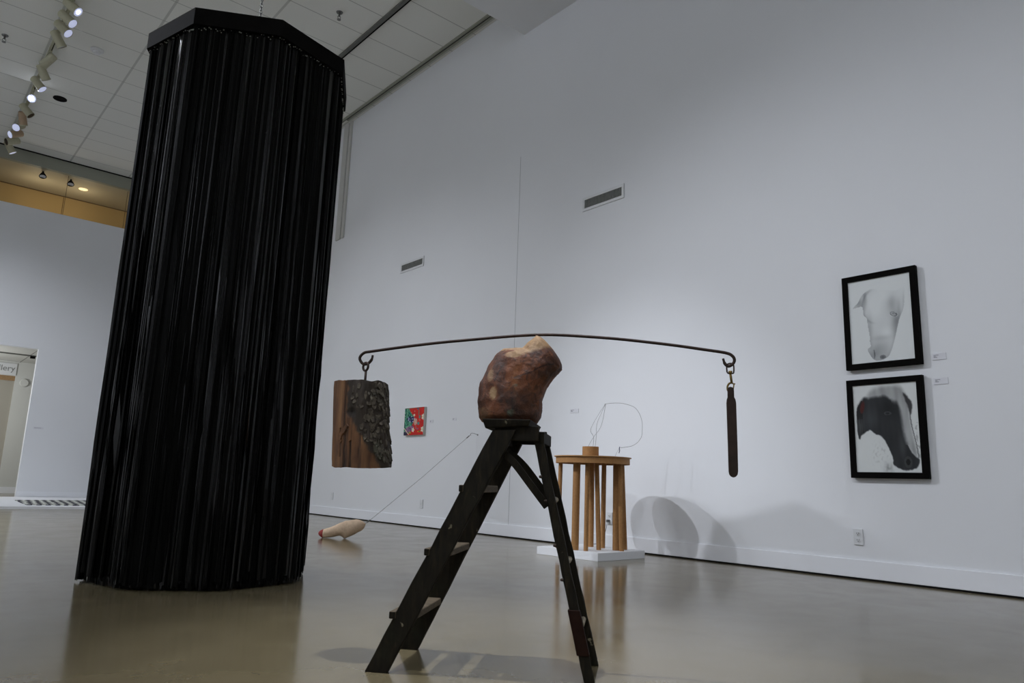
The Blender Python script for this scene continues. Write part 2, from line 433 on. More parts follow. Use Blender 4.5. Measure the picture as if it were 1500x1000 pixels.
head(15.85, (3.6,-1.0,-4.0), 'spotlight with dark lens just below the glaring lamp', lens=M_lensd)
head(16.3, (1.0,1.8,-3.2), 'spotlight turned away, below the one with dark lens', mat=M_lamp2)
head(16.75, (-3.2,-4.6,-4.2), 'spotlight with pale round lens facing left', lens=M_lit)
head(17.2, (-4.2,-1.6,-2.6), 'tan spotlight turned left, third from the far end', mat=M_lamp2, lens=M_lit)
head(17.65, (-4.2,-1.0,-2.2), 'cream spotlight with dark lens turned left, near the far end', lens=M_lensd)
head(18.05, (2.8,.2,-4.4), 'last spotlight at the far end of the left track', lens=M_lit)

def sprinkler(label, x, y):
    t = thing('fire_sprinkler', label, 'sprinkler', (x, y, CZ))
    b = BM(); lathe(b, [(.001,0),(.05,0),(.045,-.012),(.001,-.014)], n=20); obj('escutcheon', b, M_chrome, t)
    b = BM(); tube(b, [(0,0,-.01),(0,0,-.07)], .014, 10); tube(b, smooth([(-.012,0,-.06),(-.024,0,-.085),(-.005,0,-.12)],4), .005, 6); tube(b, smooth([(.012,0,-.06),(.024,0,-.085),(.005,0,-.12)],4), .005, 6); obj('body', b, M_chrome, t)
    b = BM(); lathe(b, [(.001,-.12),(.03,-.12),(.028,-.126),(.001,-.126)], n=16); obj('deflector', b, M_chrome, t)
sprinkler('small metal sprinkler on the ceiling right of the ribbon column top', 4.3, 9.28)
sprinkler('small metal sprinkler on the ceiling at the left edge', .616, 13.6)
t = thing('smoke_detector', 'white round smoke detector on the ceiling left of the ribbon column', 'smoke detector', (1.825, 13.0, CZ))
b = BM(); lathe(b, [(.001,0),(.10,0),(.10,-.02),(.08,-.035),(.001,-.035)], n=28); obj('base', b, M_white, t)
b = BM(); lathe(b, [(.001,-.035),(.06,-.035),(.05,-.075),(.001,-.078)], n=24); obj('sensor', b, M_white, t)
b = BM(); lathe(b, [(.001,0),(.115,0),(.115,-.012),(.095,-.012),(.09,-.004),(.001,-.004)], n=32)
tag(obj('ceiling_speaker', b, M_dark, None, (1.68, 15.33, CZ)), 'black round recessed speaker in the left of the ceiling', 'ceiling speaker')
# fixtures of the next room
GN = 'dark spotlights in the tan room beyond the far wall'
for (x, y, lb) in ((1.97, 18.78, 'leftmost dark spotlight under the tan ceiling beyond the far wall'), (2.53, 18.84, 'dark spotlight beside the round ceiling light beyond the far wall')):
    t = thing('dark_spotlight', lb, 'spotlight', (x, y, 7.19), 0, GN)
    b = BM(); tube(b, [(0,0,0),(0,0,-.06)], .02, 8); obj('stem', b, M_dark, t)
    b = BM(); tube(b, [(0,0,-.04),(0,-.02,-.09),(0,-.04,-.13)], [.03,.06,.075], 16); obj('shade', b, M_dark, t)
    b = BM(); cyl(b, (0,-.042,-.131), (0,-.043,-.134), .06, n=16); obj('lens', b, M_lens, t)
b = BM(); lathe(b, [(.001,0),(.095,0),(.095,-.008),(.001,-.01)], n=28)
tag(obj('recessed_light', b, glow('warm lit lens', (255,236,190), .75), None, (2.868, 19.3, 7.19)), 'lit round recessed light in the tan ceiling beyond the far wall', 'ceiling light')
for x, y, lb in ((2.45, 18.66, 'thin hanging cable beyond the far wall near the round light'), (3.69, 18.66, 'thin hanging cable beyond the far wall close to the ribbon column')):
    b = BM(); tube(b, [(0,0,0),(0,0,-1.0)], .005, 6)
    tag(obj('hanging_cable', b, simple('dark cable', (84,70,46), .6), None, (x, y, 7.19)), lb, 'cable')

# ------------------------------------------------------------------ black ribbon column
CX, CYc, R8, RB, ROT, ZT = 1.698, 5.005, .705, .687, 3.013, 3.578
def octp(R, z, k): a = ROT + k*PI/4; return Vector((R*math.cos(a), R*math.sin(a), z))
t = thing('hanging_ribbon_column', 'tall black eight-sided column of hanging ribbons reaching almost to the floor', 'sculpture', (CX, CYc, .04))
dz = -.04
b = BM()
ro_ = [octp(R8, ZT+dz, k) for k in range(8)]; ro2 = [octp(R8, ZT-.115+dz, k) for k in range(8)]
ri_ = [octp(R8-.05, ZT+dz, k) for k in range(8)]; ri2 = [octp(R8-.05, ZT-.115+dz, k) for k in range(8)]
V = [[b.verts.new(p) for p in q] for q in (ro_, ro2, ri2, ri_)]
for i in range(8):
    j = (i+1) % 8
    for a in range(4): b.faces.new((V[a][i], V[a][j], V[(a+1)%4][j], V[(a+1)%4][i]))
obj('top_frame', b, M_black, t)
b = BM()
for i in range(4):
    p, q = octp(R8-.03, ZT-.03+dz, i), octp(R8-.03, ZT-.03+dz, i+4)
    s = (q-p).cross(Vector((0,0,1))).normalized()*.03
    loft(b, [[p-s+Vector((0,0,-.03)), p+s+Vector((0,0,-.03)), p+s, p-s], [q-s+Vector((0,0,-.03)), q+s+Vector((0,0,-.03)), q+s, q-s]])
obj('cross_bars', b, M_black, t)
# the ribbons: three layers of thin glossy strips round the eight sides
b = BM()
def ribbon(x, y, ang, wd, z1, z0, sway, tw, ph):
    n = 14; prev = None
    for i in range(n):
        f = i/(n-1); z = z1 + (z0-z1)*f
        a = ang + tw*math.sin(ph+f*3.1) + (rnd.gauss(0, .22)*min(1, (f-.3)*2.5) if f > .3 else 0)
        ox = sway*math.sin(f*2.6+ph)*f; oy = sway*math.cos(f*2.1+ph)*f
        dx, dy = math.cos(a)*wd/2, math.sin(a)*wd/2
        cur = (b.verts.new((x+ox-dx, y+oy-dy, z)), b.verts.new((x+ox+dx, y+oy+dy, z)))
        if prev: b.faces.new((prev[0], prev[1], cur[1], cur[0]))
        prev = cur
for layer, (rad, cnt) in enumerate(((RB-.008, 110), (RB-.03, 90), (RB-.055, 60))):
    for side in range(8):
        p, q = octp(rad, 0, side), octp(rad, 0, side+1); d = q-p; ang = math.atan2(d.y, d.x)
        for i in range(cnt):
            f = (i + rnd.random())/cnt; m = p + d*f
            ribbon(m.x, m.y, ang + rnd.gauss(0, .45), rnd.uniform(.006, .014) if rnd.random() < .8 else rnd.uniform(.018, .04), ZT-.09+dz,
                   rnd.uniform(.006, .06)+dz if rnd.random() < .86 else rnd.uniform(.05, .14)+dz, rnd.uniform(0, .012), rnd.uniform(-.35, .35), rnd.uniform(0, 6.28))
o = obj('ribbon_curtain', b, M_rib, t); o['kind'] = 'stuff'
# bright staples that hold the ribbon tops
b = BM()
for side in range(8):
    p, q = octp(RB+.004, 0, side), octp(RB+.004, 0, side+1)
    for i in range(40):
        if rnd.random() < .45: continue
        m = p.lerp(q, (i+rnd.random())/40); z = ZT-.118+dz-abs(rnd.gauss(0, .012)); s = rnd.uniform(.0015, .004)
        box(b, m.x-s, m.x+s, m.y-s, m.y+s, z-s*1.2, z)
o = obj('staples', b, simple('bright staple metal', (170,172,160), .3, metal=.7), t)
o['kind'] = 'stuff'
# chain up to the ceiling
b = BM(); z = ZT-.03+dz; i = 0
while z < CZ+dz-.02:
    torus(b, (0,0,z+.02), .016, .0035, (1,0,0) if i % 2 else (0,1,0), 10, 5, .6); z += .026; i += 1
obj('chain', b, M_chrome, t)

# ------------------------------------------------------------------ ladder frame of reference
D = Vector((.647, -.763, 0)); N = Vector((.763, .647, 0)); MID = Vector((1.565, 2.482, 0))
ANG = math.atan2(D.y, D.x)      # local x runs along the spread of the ladder, local y across it (away from the viewer), z up
def at(d, n, z): return MID + D*d + N*n + Vector((0,0,z))
# local frame: x = D, y = N (N is D turned by +90 degrees)
lad = thing('step_ladder', 'old dark wooden step ladder standing on the concrete, carrying a carved log', 'step ladder', MID, ANG)
def hexa(bm, lo, hi, seg=8, jit=.0016):
    """sheared box between two horizontal quads, with slightly worn edges"""
    rings = []
    for i in range(seg+1):
        f = i/seg
        rr = []
        for a, c in zip(lo, hi):
            p = Vector(a).lerp(Vector(c), f)
            if 0 < i < seg: p += Vector((rnd.gauss(0, jit), rnd.gauss(0, jit*.5), 0))
            rr.append(p)
        rings.append(rr)
    loft(bm, rings)
def quad(d0, d1, n0, n1, z): return [(d0,n0,z),(d1,n0,z),(d1,n1,z),(d0,n1,z)]
for s in (-1, 1):
    b = BM()
    n0, n1 = sorted((s*.200, s*.174)); m0, m1 = sorted((s*.150, s*.124))
    hexa(b, quad(-.02, .06, n0, n1, 0), quad(.39, .475, m0, m1, .848), 14)
    obj('front_stile', b, M_lad, lad, bevel=.003)
    b = BM(); n0, n1 = sorted((s*.146, s*.124)); m0, m1 = sorted((s*.116, s*.094))
    hexa(b, quad(.735, .772, n0, n1, 0), quad(.532, .566, m0, m1, .83), 14)
    obj('rear_leg', b, M_lad, lad, bevel=.003)
for z, d0, d1, hw, ds in ((.19, .054, .150, .195, .078), (.407, .164, .258, .182, .183), (.632, .276, .366, .168, .292)):
    h0 = hw-.028; b = BM()
    plan = [(d0,-hw-.002),(ds,-hw-.002),(ds,-h0),(d1,-h0),(d1,h0),(ds,h0),(ds,hw+.002),(d0,hw+.002)]
    loft(b, [[(x, y, z-.012) for x, y in plan], [(x, y, z+.013) for x, y in plan]])
    o = obj('step', b, M_step, lad, bevel=.004); o.data.materials.append(M_lad)
    for p in o.data.polygons:
        if p.normal.y < -.9 and p.center.x < ds: p.material_index = 1
for z in (.165, .381, .600):
    d = .549 + (.806-z)*.2556; hw = .146-.03*z/.83-.012
    b = BM(); tube(b, [(d, -hw, z), (d, -hw*.5, z), (d, hw*.5, z), (d, hw, z)], [.0105, .0115, .0115, .0105], 12); obj('rung', b, M_rung, lad, sm=True)
b = BM(); loft(b, [[(.362,-.158,.85),(.52,-.158,.862),(.52,.158,.862),(.362,.158,.85)], [(.35,-.165,.872),(.53,-.165,.885),(.53,.165,.885),(.35,.165,.872)]])
bmesh.ops.translate(b, verts=b.verts, vec=(0,0,0))
for vv in b.verts:
    if vv.co.z > .868: vv.co.z = .885
obj('top_cap', b, M_lad, lad, bevel=.004)
for s in (-1, 1):
    n0, n1 = sorted((s*.140, s*.118)); obj('cap_cheek', bx(.395, .557, n0, n1, .81, .862), M_lad, lad, bevel=.002)
obj('cap_rail', bx(.40, .425, -.118, .118, .80, .86), M_lad, lad, bevel=.002)
obj('rear_rail', bx(.545, .575, -.118, .128, .803, .845), M_lad, lad, bevel=.002)
for s in (-1, 1):
    b = BM(); y = s*.127
    P = smooth([(.405, y, .782), (.437, y, .757), (.475, y, .722), (.53, y, .655), (.592, s*.118, .578)], 6)
    rings = []
    for i, p in enumerate(P):
        tt = (P[min(i+1,len(P)-1)]-P[max(i-1,0)]).normalized(); up = Vector((-tt.z, 0, tt.x))
        rings.append([p+up*.013+Vector((0,-.007,0)), p+up*.013+Vector((0,.007,0)), p-up*.013+Vector((0,.007,0)), p-up*.013+Vector((0,-.007,0))])
    loft(b, rings); obj('spreader_brace', b, M_lad, lad, bevel=.002)
b = BM(); hexa(b, quad(.708, .751, -.149, -.117, .09), quad(.6735, .715, -.1445, -.112, .235), 4, .0005)
o = obj('splint', b, M_splint, lad, bevel=.002); o['label'] = 'reddish wood splint around the near rear leg'
for i in range(4):
    z = .70-.12*i+rnd.uniform(-.02,.02); d = .532+(.83-z)*.2446
    b = BM(); tube(b, [(d+.004, -.131-.03*(.83-z)/.83, z), (d-.006, -.131-.03*(.83-z)/.83, z)], [.006,.004], 8); obj('bolt', b, M_iron, lad)
# ------------------------------------------------------------------ carved log (torso) on the ladder
def set_attr(me, name, cols):
    a = me.color_attributes.new(name, 'FLOAT_COLOR', 'POINT')
    for i, c in enumerate(cols): a.data[i].color = (*c, 1)
S = [((.319,.885),(.532,.885)), ((.309,.90),(.545,.909)), ((.303,.963),(.547,.972)), ((.309,1.028),(.566,1.025)), ((.333,1.093),(.582,1.049)), ((.367,1.144),(.594,1.066)),
     ((.396,1.169),(.603,1.077)), ((.444,1.172),(.610,1.084)), ((.471,1.173),(.614,1.089)), ((.491,1.199),(.618,1.093)), ((.520,1.224),(.622,1.099))]
LB = Vector((.43, 0, .885))
bm = BM(); nseg = 150
dep = [.088,.105,.115,.118,.115,.112,.108,.1,.095,.09,.085]
def sect(i):
    i0 = min(int(i), len(S)-2); f = i-i0
    L = Vector((S[i0][0][0], 0, S[i0][0][1])).lerp(Vector((S[i0+1][0][0], 0, S[i0+1][0][1])), f)
    Rr = Vector((S[i0][1][0], 0, S[i0][1][1])).lerp(Vector((S[i0+1][1][0], 0, S[i0+1][1][1])), f)
    return L, Rr, dep[i0]+(dep[i0+1]-dep[i0])*f
rings = []
steps = [0,.5,1]+[1+.11*k for k in range(1,64)]+[8+.1*k for k in range(1,21)]
for i in steps:
    L, Rr, dp = sect(min(i, 10)); c = (L+Rr)/2; ax = (Rr-L)/2
    ring = []
    for k in range(nseg):
        a = 2*PI*k/nseg
        e = .82
        ca = math.copysign(abs(math.cos(a))**e, math.cos(a)); sa = math.copysign(abs(math.sin(a))**e, math.sin(a))
        p = c + ax*ca + Vector((0, dp*sa, 0))
        q = p*9
        g = noise.noise(q)*.006 + noise.noise(q*3.1)*.0035 + abs(noise.noise(q*6.3))*.003
        if 0 < i < 10: p += (p-c).normalized()*g
        if i == 0: p.z = .885
        ring.append(p-LB)
    rings.append(ring)
endc = sum(rings[-1], Vector())/nseg; endn = Vector((.765, 0, .64))
last = list(rings[-1])
for sc_, off in ((.96,.004),(.85,.010),(.6,.016),(.3,.0185),(.05,.019)):
    rings.append([endc+(p-endc)*sc_+endn*off + Vector((0,0,noise.noise(p*40)*.002)) for p in last])
loft(bm, rings)
cols = []
def blob(p, c, ra, rb):
    return max(0, min(1, (1.0 - (((p.x-c[0])/ra)**2 + ((p.z-c[1])/rb)**2))*4))
for vv in bm.verts:
    p = vv.co+LB; red = 0
    if p.y < 0:
        red = max(blob(p, (.377,.986), .016, .024), blob(p, (.362,1.055), .013, .026)*.5, blob(p, (.447,1.135), .034, .014)*.8)
    nz = noise.noise(p*30)*.008
    # freshly cut upper left edge of the raised end
    t1 = (p.x-.47)*.78 + (p.z-1.173)*.62
    top = (p.z-1.135+nz) - (p.x-.50)*.35
    if p.x > .45 and p.z > 1.13: red = max(red, max(0, min(1, top/.018))*.9)
    if .38 < p.x < .5 and p.z > 1.155: red = max(red, .75)
    if p.z < .93 and p.x < .37: red = max(red, .3*max(0, 1-abs(p.x-.335)/.04))
    gr = 0
    crack = abs((p.z-1.045) - (p.x-.46)*.42 - noise.noise(p*22)*.01)
    if .45 < p.x < .60 and p.y < 0: gr = max(gr, 1-crack/.0045)
    crack = abs((p.x-.385-(p.z-1.04)*.35) - noise.noise(p*25)*.008)
    if 1.03 < p.z < 1.09 and p.y < 0: gr = max(gr, 1-crack/.005)
    crack = abs((p.x-.452)-noise.noise(p*18)*.02)
    if .90 < p.z < .99 and p.y < 0: gr = max(gr, .8-crack/.005)
    bl = 0
    if p.y < 0:
        for c in ((.47,1.02),(.476,1.0),(.475,.965),(.44,.915),(.52,.94),(.455,1.07)): bl = max(bl, 1-math.hypot(p.x-c[0], p.z-c[1])/.022)
    for cx_, cz_, rr in ((.50,1.06,.05),(.42,.95,.06),(.47,.93,.05),(.53,1.10,.04)):
        dd = math.hypot(p.x-cx_, p.z-cz_)/rr
        if p.y < 0 and dd < 1 and noise.noise(p*34) > .12: gr = max(gr, .75*(1-dd))
    cols.append((max(0,red), max(0,gr), max(0,bl)))
torso = obj('carved_log', bm, M_torso, None, at(LB.x, 0, LB.z), sm=True); torso.rotation_euler = (0,0,ANG)
set_attr(torso.data, 'cut', cols)
tag(torso, 'thick bent carved brown log standing on top of the step ladder', 'sculpture')

# ------------------------------------------------------------------ iron balance rod
rodpts = [(-.144,1.145),(-.147,1.128),(-.159,1.113),(-.175,1.108),(-.189,1.115),(-.198,1.134),(-.182,1.154),(-.148,1.161),(.008,1.183),(.14,1.199),(.287,1.213),(.41,1.224),(.516,1.2305),(.60,1.2305),(.692,1.226),(.83,1.216),(.953,1.203),(1.06,1.19),(1.156,1.176),(1.235,1.164),(1.26,1.153),(1.268,1.137),(1.262,1.122),(1.246,1.113),(1.233,1.123),(1.227,1.142)]
PV = Vector((.52, 0, 1.2245))
b = BM(); P = smooth([(x,0,z) for x, z in rodpts], 5)
tube(b, [p-PV for p in P], [.0058 if 4 < i < len(P)-4 else .0045 for i in range(len(P))], 10)
rod = obj('balance_rod', b, M_iron, None, at(PV.x, 0, PV.z), sm=True); rod.rotation_euler = (0,0,ANG)
tag(rod, 'long thin curved iron rod with hooked ends balanced on the carved log', 'iron rod')

# hanging split log with its eye bolt
LO = Vector((-.17, 0, .705))
hl = thing('hanging_log', 'short split log with bark hanging from the left hook of the iron rod', 'log', at(LO.x, LO.y, LO.z), ANG)
b = BM(); nz_, na = 60, 110
def lsec(f, a):
    """local x,y of the log's outline at height fraction f and angle a (a = 0 towards +x, -90 deg towards the viewer)"""
    cx = -.005+.018*(1-f)
    rx = .116+.008*math.sin(PI*f) if math.cos(a) < 0 else .095+.022*(1-f)
    ca, sa = math.cos(a), math.sin(a)
    x, y = rx*ca, .105*sa
    # flat split faces on the viewer's left
    for (nx, ny, dd) in ((-.62,-.785,.095), (-.2,-.98,.092), (-1,0,.113)):
        k_ = (x*nx+y*ny)-dd
        if k_ > 0: x -= nx*k_; y -= ny*k_
    return Vector((cx+x, y, 0))
rings = []
cols = []
for i in range(nz_+1):
    f = i/nz_; ring = []
    for k in range(na):
        a = 2*PI*k/na; p = lsec(f, a); p.z = f*.327
        ad = math.degrees(a) % 360
        barkz = 262 < ad or ad < 150
        q = Vector((p.x*22, p.y*22, p.z*(9 if barkz else 4)))
        g = noise.noise(q)*(.005 if barkz else .0025) + noise.noise(q*3)*(.003 if barkz else .001)
        out = Vector((p.x, p.y, 0)).normalized()
        p += out*g
        # grooves between the split faces
        gr = 0
        for gc, ga, gb, wd in ((246,0,1,2.2),(233,.1,.42,1.8),(262,0,.28,1.8),(283,.0,.36,1.5)):
            dd = abs(ad-gc-5*noise.noise(Vector((f*5,gc,0))))
            if ga <= f <= gb and dd < wd*2: 
                e = max(0, 1-dd/wd/1.6); p -= out*.006*e; gr = max(gr, e)
        kn = math.hypot((ad-264)/13, (f-.61)/.065)
        if kn < 1: p -= out*.010*(1-kn); gr = max(gr, .9*(1-kn))
        if i in (0, nz_): p.z += noise.noise(Vector((p.x*30, p.y*30, i)))*.006 - (.008*math.cos(math.radians(ad-270))+.004 if i == 0 else 0)
        ad2 = ad if ad > 180 else ad+360
        bnd = (250 if f > .62 else 250+(.62-f)/.62*72) + 9*noise.noise(Vector((f*14, 2, 0)))
        red = .95*max(0, min(1, (ad2-bnd)/5)) if ad2 < 500 else 0
        ring.append(p); cols.append((red, gr, 0))
    rings.append(ring)
loft(b, rings)
o = obj('trunk', b, M_log, hl, sm=False); set_attr(o.data, 'cut', cols)
b = BM()
for i in range(330):
    ad = rnd.uniform(262, 360+110); f = rnd.uniform(.05, .985)
    if ad < (264 if f > .62 else 264+(.62-f)/.62*66)+rnd.uniform(-6,10): continue
    if math.hypot((ad-266)/16, (f-.61)/.09) < 1: continue
    a = math.radians(ad); p = lsec(f, a); p.z = f*.327; out = Vector((math.cos(a), math.sin(a), 0)); tn = Vector((-out.y, out.x, 0))
    wv_, hv = rnd.uniform(.005,.012), rnd.uniform(.009,.024); th = rnd.uniform(.0025,.0065)
    base_, topr = [], []
    for k in range(7):
        q = 2*PI*k/7+rnd.uniform(-.3,.3); rr = rnd.uniform(.75,1.1)
        e = tn*math.cos(q)*wv_*rr + Vector((0,0,math.sin(q)*hv*rr))
        base_.append(p+e*1.15-out*.004); topr.append(p+e*.8+out*(th*(.7-.55*math.sin(q))))
    for l in (base_, topr):
        for v_ in l: v_.z = max(.006, min(.325, v_.z))
    loft(b, [base_, topr])
o = obj('bark', b, M_bark, hl); o['label'] = 'grey flaky bark scales'
b = BM()
for (ad, f, s) in ((247,.40,.016),(240,.36,.013),(236,.31,.012),(252,.44,.012),(238,.27,.009)):
    a = math.radians(ad); p = lsec(f, a); p.z = f*.327; out = Vector((math.cos(a), math.sin(a), 0)); tn = Vector((-out.y, out.x, 0))
    loft(b, [[p+tn*x*s+Vector((0,0,z*s))-out*.004 for x, z in ((-1,-.5),(.2,-1),(1,.2),(.5,1),(-.4,.6))], [p+tn*x*s*.8+Vector((0,0,z*s*.8))+out*.006 for x, z in ((-1,-.5),(.2,-1),(1,.2),(.5,1),(-.4,.6))]])
obj('splinters', b, M_log, hl)
b = BM(); torus(b, (.0,0,.393), .0165, .0048, (.55,.83,0), 22, 8); tube(b, [(.002,0,.31),(.002,0,.376)], .005, 10)
obj('eye_bolt', b, M_iron, hl, sm=True)

# snap hook and flat iron bar on the right
SH = Vector((1.252, 0, 1.09))
sh = thing('snap_hook', 'small brass snap hook on the right end of the iron rod', 'hook', at(SH.x, 0, SH.z), ANG)
b = BM(); tube(b, smooth([(-.012,0,0),(-.0125,0,.026),(-.004,0,.033),(.006,0,.033),(.0125,0,.026),(.012,0,0),(.006,0,-.004),(-.006,0,-.004),(-.012,0,.0)], 4), .0028, 8); obj('swivel_ring', b, M_iron, sh, sm=True)
b = BM(); lathe(b, [(.001,.006),(.007,.005),(.007,-.003),(.0045,-.008),(.001,-.008)], n=14); tube(b, [(0,0,-.006),(.004,0,-.04)], .0045, 10); obj('body', b, M_brass, sh, sm=True)
b = BM(); tube(b, smooth([(.004,0,-.038),(-.006,0,-.043),(-.0115,0,-.054),(-.0105,0,-.068),(-.004,0,-.073)], 5), .0036, 8)
tube(b, [(.004,0,-.04),(.013,0,-.044),(.016,0,-.042)], .0028, 8); tube(b, [(.012,0,-.044),(.009,0,-.062),(.001,0,-.072)], .0024, 8); obj('gate', b, M_brass, sh, sm=True)
FB = Vector((1.2525, 0, .705))
fb = thing('flat_iron_bar', 'dark flat iron bar with rounded end hanging from the brass snap hook', 'iron bar', at(FB.x, 0, FB.z), ANG)
b = BM()
prof = [(.006,.018),(.0,.006)]
outl = []
for z, xl, xr in ((0,.000,.004),(.003,-.007,.011),(.010,-.0125,.0165),(.022,-.0145,.0188),(.12,-.0152,.0188),(.27,-.0172,.0175),(.283,-.0155,.0155),(.292,-.0125,.011),(.31,-.0125,.011),(.322,-.0125,.0105),(.328,-.009,.007)):
    outl.append((z, xl, xr))
loft(b, [[(xl,-.004,z),(xr,-.004,z),(xr,.004,z),(xl,.004,z)] for z, xl, xr in outl])
obj('blade', b, M_rustbar, fb, bevel=.0015)
b = BM(); torus(b, (-.001,0,.320), .009, .0022, (0,1,0), 14, 6); obj('eyelet', b, M_iron, fb)

# ------------------------------------------------------------------ cardboard tube table on its white plinth
pa = math.atan2(.052, .9986)
pl = thing('display_plinth', 'low square white plinth under the cardboard tube table', 'plinth', (5.04, 4.63, 0), pa)
b = BM(); box(b, 0, .70, 0, .76, 0, .072); obj('slab', b, M_plinth, pl, bevel=.002)
TC = Vector((5.31, 4.96, .072))
tb = thing('tube_table', 'round table top carried by nine brown cardboard tubes on the white plinth', 'table', TC)
def rel(x, y, z): return Vector((x, y, z))-TC
b = BM(); lathe(b, [(.001,.938),(.373,.938),(.373,.930),(.362,.928),(.001,.928)], n=72); bmesh.ops.translate(b, verts=b.verts, vec=(0,0,-TC.z)); obj('table_top', b, M_wood, tb)
b = BM(); n = 72
loft(b, [[Vector((rr*math.cos(2*PI*k/n), rr*math.sin(2*PI*k/n), z-TC.z)) for k in range(n)] for rr, z in ((.340,.928),(.357,.928),(.357,.870),(.340,.870),(.340,.928))], True, False); obj('apron', b, M_card, tb)
legs = [((5.071,5.174),.041,.012),((5.079,4.955),.070,.006),((5.106,4.841),.042,.004),((5.50,5.15),.058,.0),((5.31,4.868),.045,-.03),((5.51,5.0),.047,.006),((5.467,4.786),.075,.0),((5.444,4.702),.046,-.022),((5.61,4.805),.047,-.034)]
for (x, y), wd, ln in legs:
    b = BM(); p0 = rel(x, y, .072); p1 = rel(x+RH.x*ln, y+RH.y*ln, .928)
    # keep the tops under the disc
    tube(b, [p0, p1], wd/2, 28); obj('tube_leg', b, M_card, tb, sm=False)
dr = BM(); n = 36
lathe(dr, [(.001,0),(.0795,0),(.0795,.098),(.074,.098),(.074,.02),(.001,.02)], n=36)
dc = Vector((5.31,4.96,.938))+RH*(-.022)
drum = obj('cardboard_ring', dr, M_card, None, dc); tag(drum, 'short cardboard cylinder sitting on top of the tube table', 'cylinder')
wr = thing('wire_loops', 'thin looping wire rising from the cardboard cylinder on the tube table', 'wire', dc+Vector((0,0,.02)))
def wp(pts, y=0): return [Vector((5.31,4.96,0))+RH*a+Vector((0,0,z))-(dc+Vector((0,0,.02)))+N*y*k_ for k_, (a, z) in enumerate(pts)]
loops = [[(.114,1.454),(.049,1.348),(-.024,1.205),(.005,1.131),(.0,1.03),(-.005,.962)], [(.114,1.448),(.041,1.272),(.033,1.141),(.022,1.03),(.018,.962)], [(.12,1.448),(.079,1.246),(.005,1.131),(-.05,1.03),(-.052,.962)],
         [(.114,1.454),(.12,1.460),(.218,1.472),(.312,1.466),(.416,1.427),(.473,1.325),(.482,1.213),(.464,1.129),(.389,1.061),(.268,1.035)]]
b = BM()
for i, l in enumerate(loops): tube(b, smooth(wp(l, (.006, -.005, .008, 0)[i]), 8), .0018, 6)
torus(b, wp([(.116,1.452)])[0], .006, .002, (0,1,0), 8, 5)
obj('loop', b, M_galv, wr)
b = BM(); tube(b, wp([(.262,1.045),(.258,1.03),(.262,1.01),(.255,.984)]), .004, 6); o = obj('blue_tie', b, simple('dark blue thread', (40,44,84), .7), wr)
b = BM(); tube(b, wp([(.259,1.03),(.235,.99),(.212,.942)]), .0012, 5); obj('tie_thread', b, M_galv, wr)

# ------------------------------------------------------------------ stuffed sock and its tether
SC = Vector((3.997, 7.588, 0)); SY = Vector((.649, .761, 0))
SK = [(-.182,.050,.045),(-.179,.06,.034),(-.167,.075,.021),(-.143,.088,.004),(-.126,.093,.0),(-.069,.111,.004),(-.021,.131,.012),(.023,.152,.022),(.055,.168,.026),(.085,.182,.016),(.105,.191,.003),(.125,.195,.001),(.151,.198,.014),(.19,.203,.034),(.231,.207,.054),(.266,.205,.075),(.3,.191,.096),(.324,.174,.133),(.334,.17,.165)]
sk = thing('stuffed_sock', 'pale stuffed sock with red toe lying on the floor beside the ribbon column', 'sculpture', SC)
def skin(bm, rows, mat_rows=None):
    rings = []
    for x, zt, zb in rows:
        h = (zt-zb)/2; hw = max(.004, min(.062, h*.85)); c = RH*x+Vector((0,0,(zt+zb)/2))
        ring = []
        for k in range(28):
            a = 2*PI*k/28; p = c+SY*hw*math.cos(a)+Vector((0,0,h*math.sin(a)))
            if .0 < x: p += (p-c)*noise.noise(p*18)*.08
            p.z = max(.001, p.z); ring.append(p)
        rings.append(ring)
    loft(bm, rings)
def interp(rows, n=4):
    V_ = smooth([Vector(q) for q in rows], n); return [tuple(q) for q in V_]
rows = interp(SK, 3)
b = BM(); skin(b, [q for q in rows if q[0] >= -.1265]); obj('body', b, M_sock, sk, sm=True)
b = BM(); skin(b, [q for q in rows if q[0] <= -.122]); o = obj('toe', b, M_toe, sk, sm=True); o['label'] = 'red toe'
hookp = Vector((W, 7.83, 1.285))
hk = thing('wall_hook', 'small wire hook on the wall holding the sock tether', 'hook', hookp)
b = BM(); tube(b, smooth([(0,0,0),(-.05,0,.012),(-.10,0,.016),(-.125,.0,.0),(-.115,0,-.014)], 5), .003, 6); obj('hook_wire', b, M_galv, hk)
b = BM(); lathe(b, [(.001,0),(.012,0),(.01,.006),(.001,.007)], n=14); bmesh.ops.rotate(b, verts=b.verts, matrix=Matrix.Rotation(-PI/2, 3, 'Y')); obj('rosette', b, M_galv, hk)
b = BM(); tube(b, [(-.02,0,-.0),(-.012,-.01,-.3),(-.01,-.02,-.62)], .0012, 5); obj('loose_thread', b, M_paper, hk)
p0 = SC+RH*.331+Vector((0,0,.168)); p1 = hookp+Vector((-.121,0,-.006))
te = thing('tether_wire', 'thin taut wire running from the stuffed sock up to the wall hook', 'wire', p0)
dv = p1-p0
b = BM(); tube(b, [Vector((0,0,0)), dv*.03+Vector((0,0,-.004)), dv*.5+Vector((0,0,-.02)), dv*.96, dv], .0024, 6); obj('strand', b, M_galv, te)
for f0, f1 in ((.012,.035),(.955,.985)):
    b = BM(); tube(b, [dv*f0, dv*f1], [.007,.006], 8); obj('crimp', b, M_grey, te)

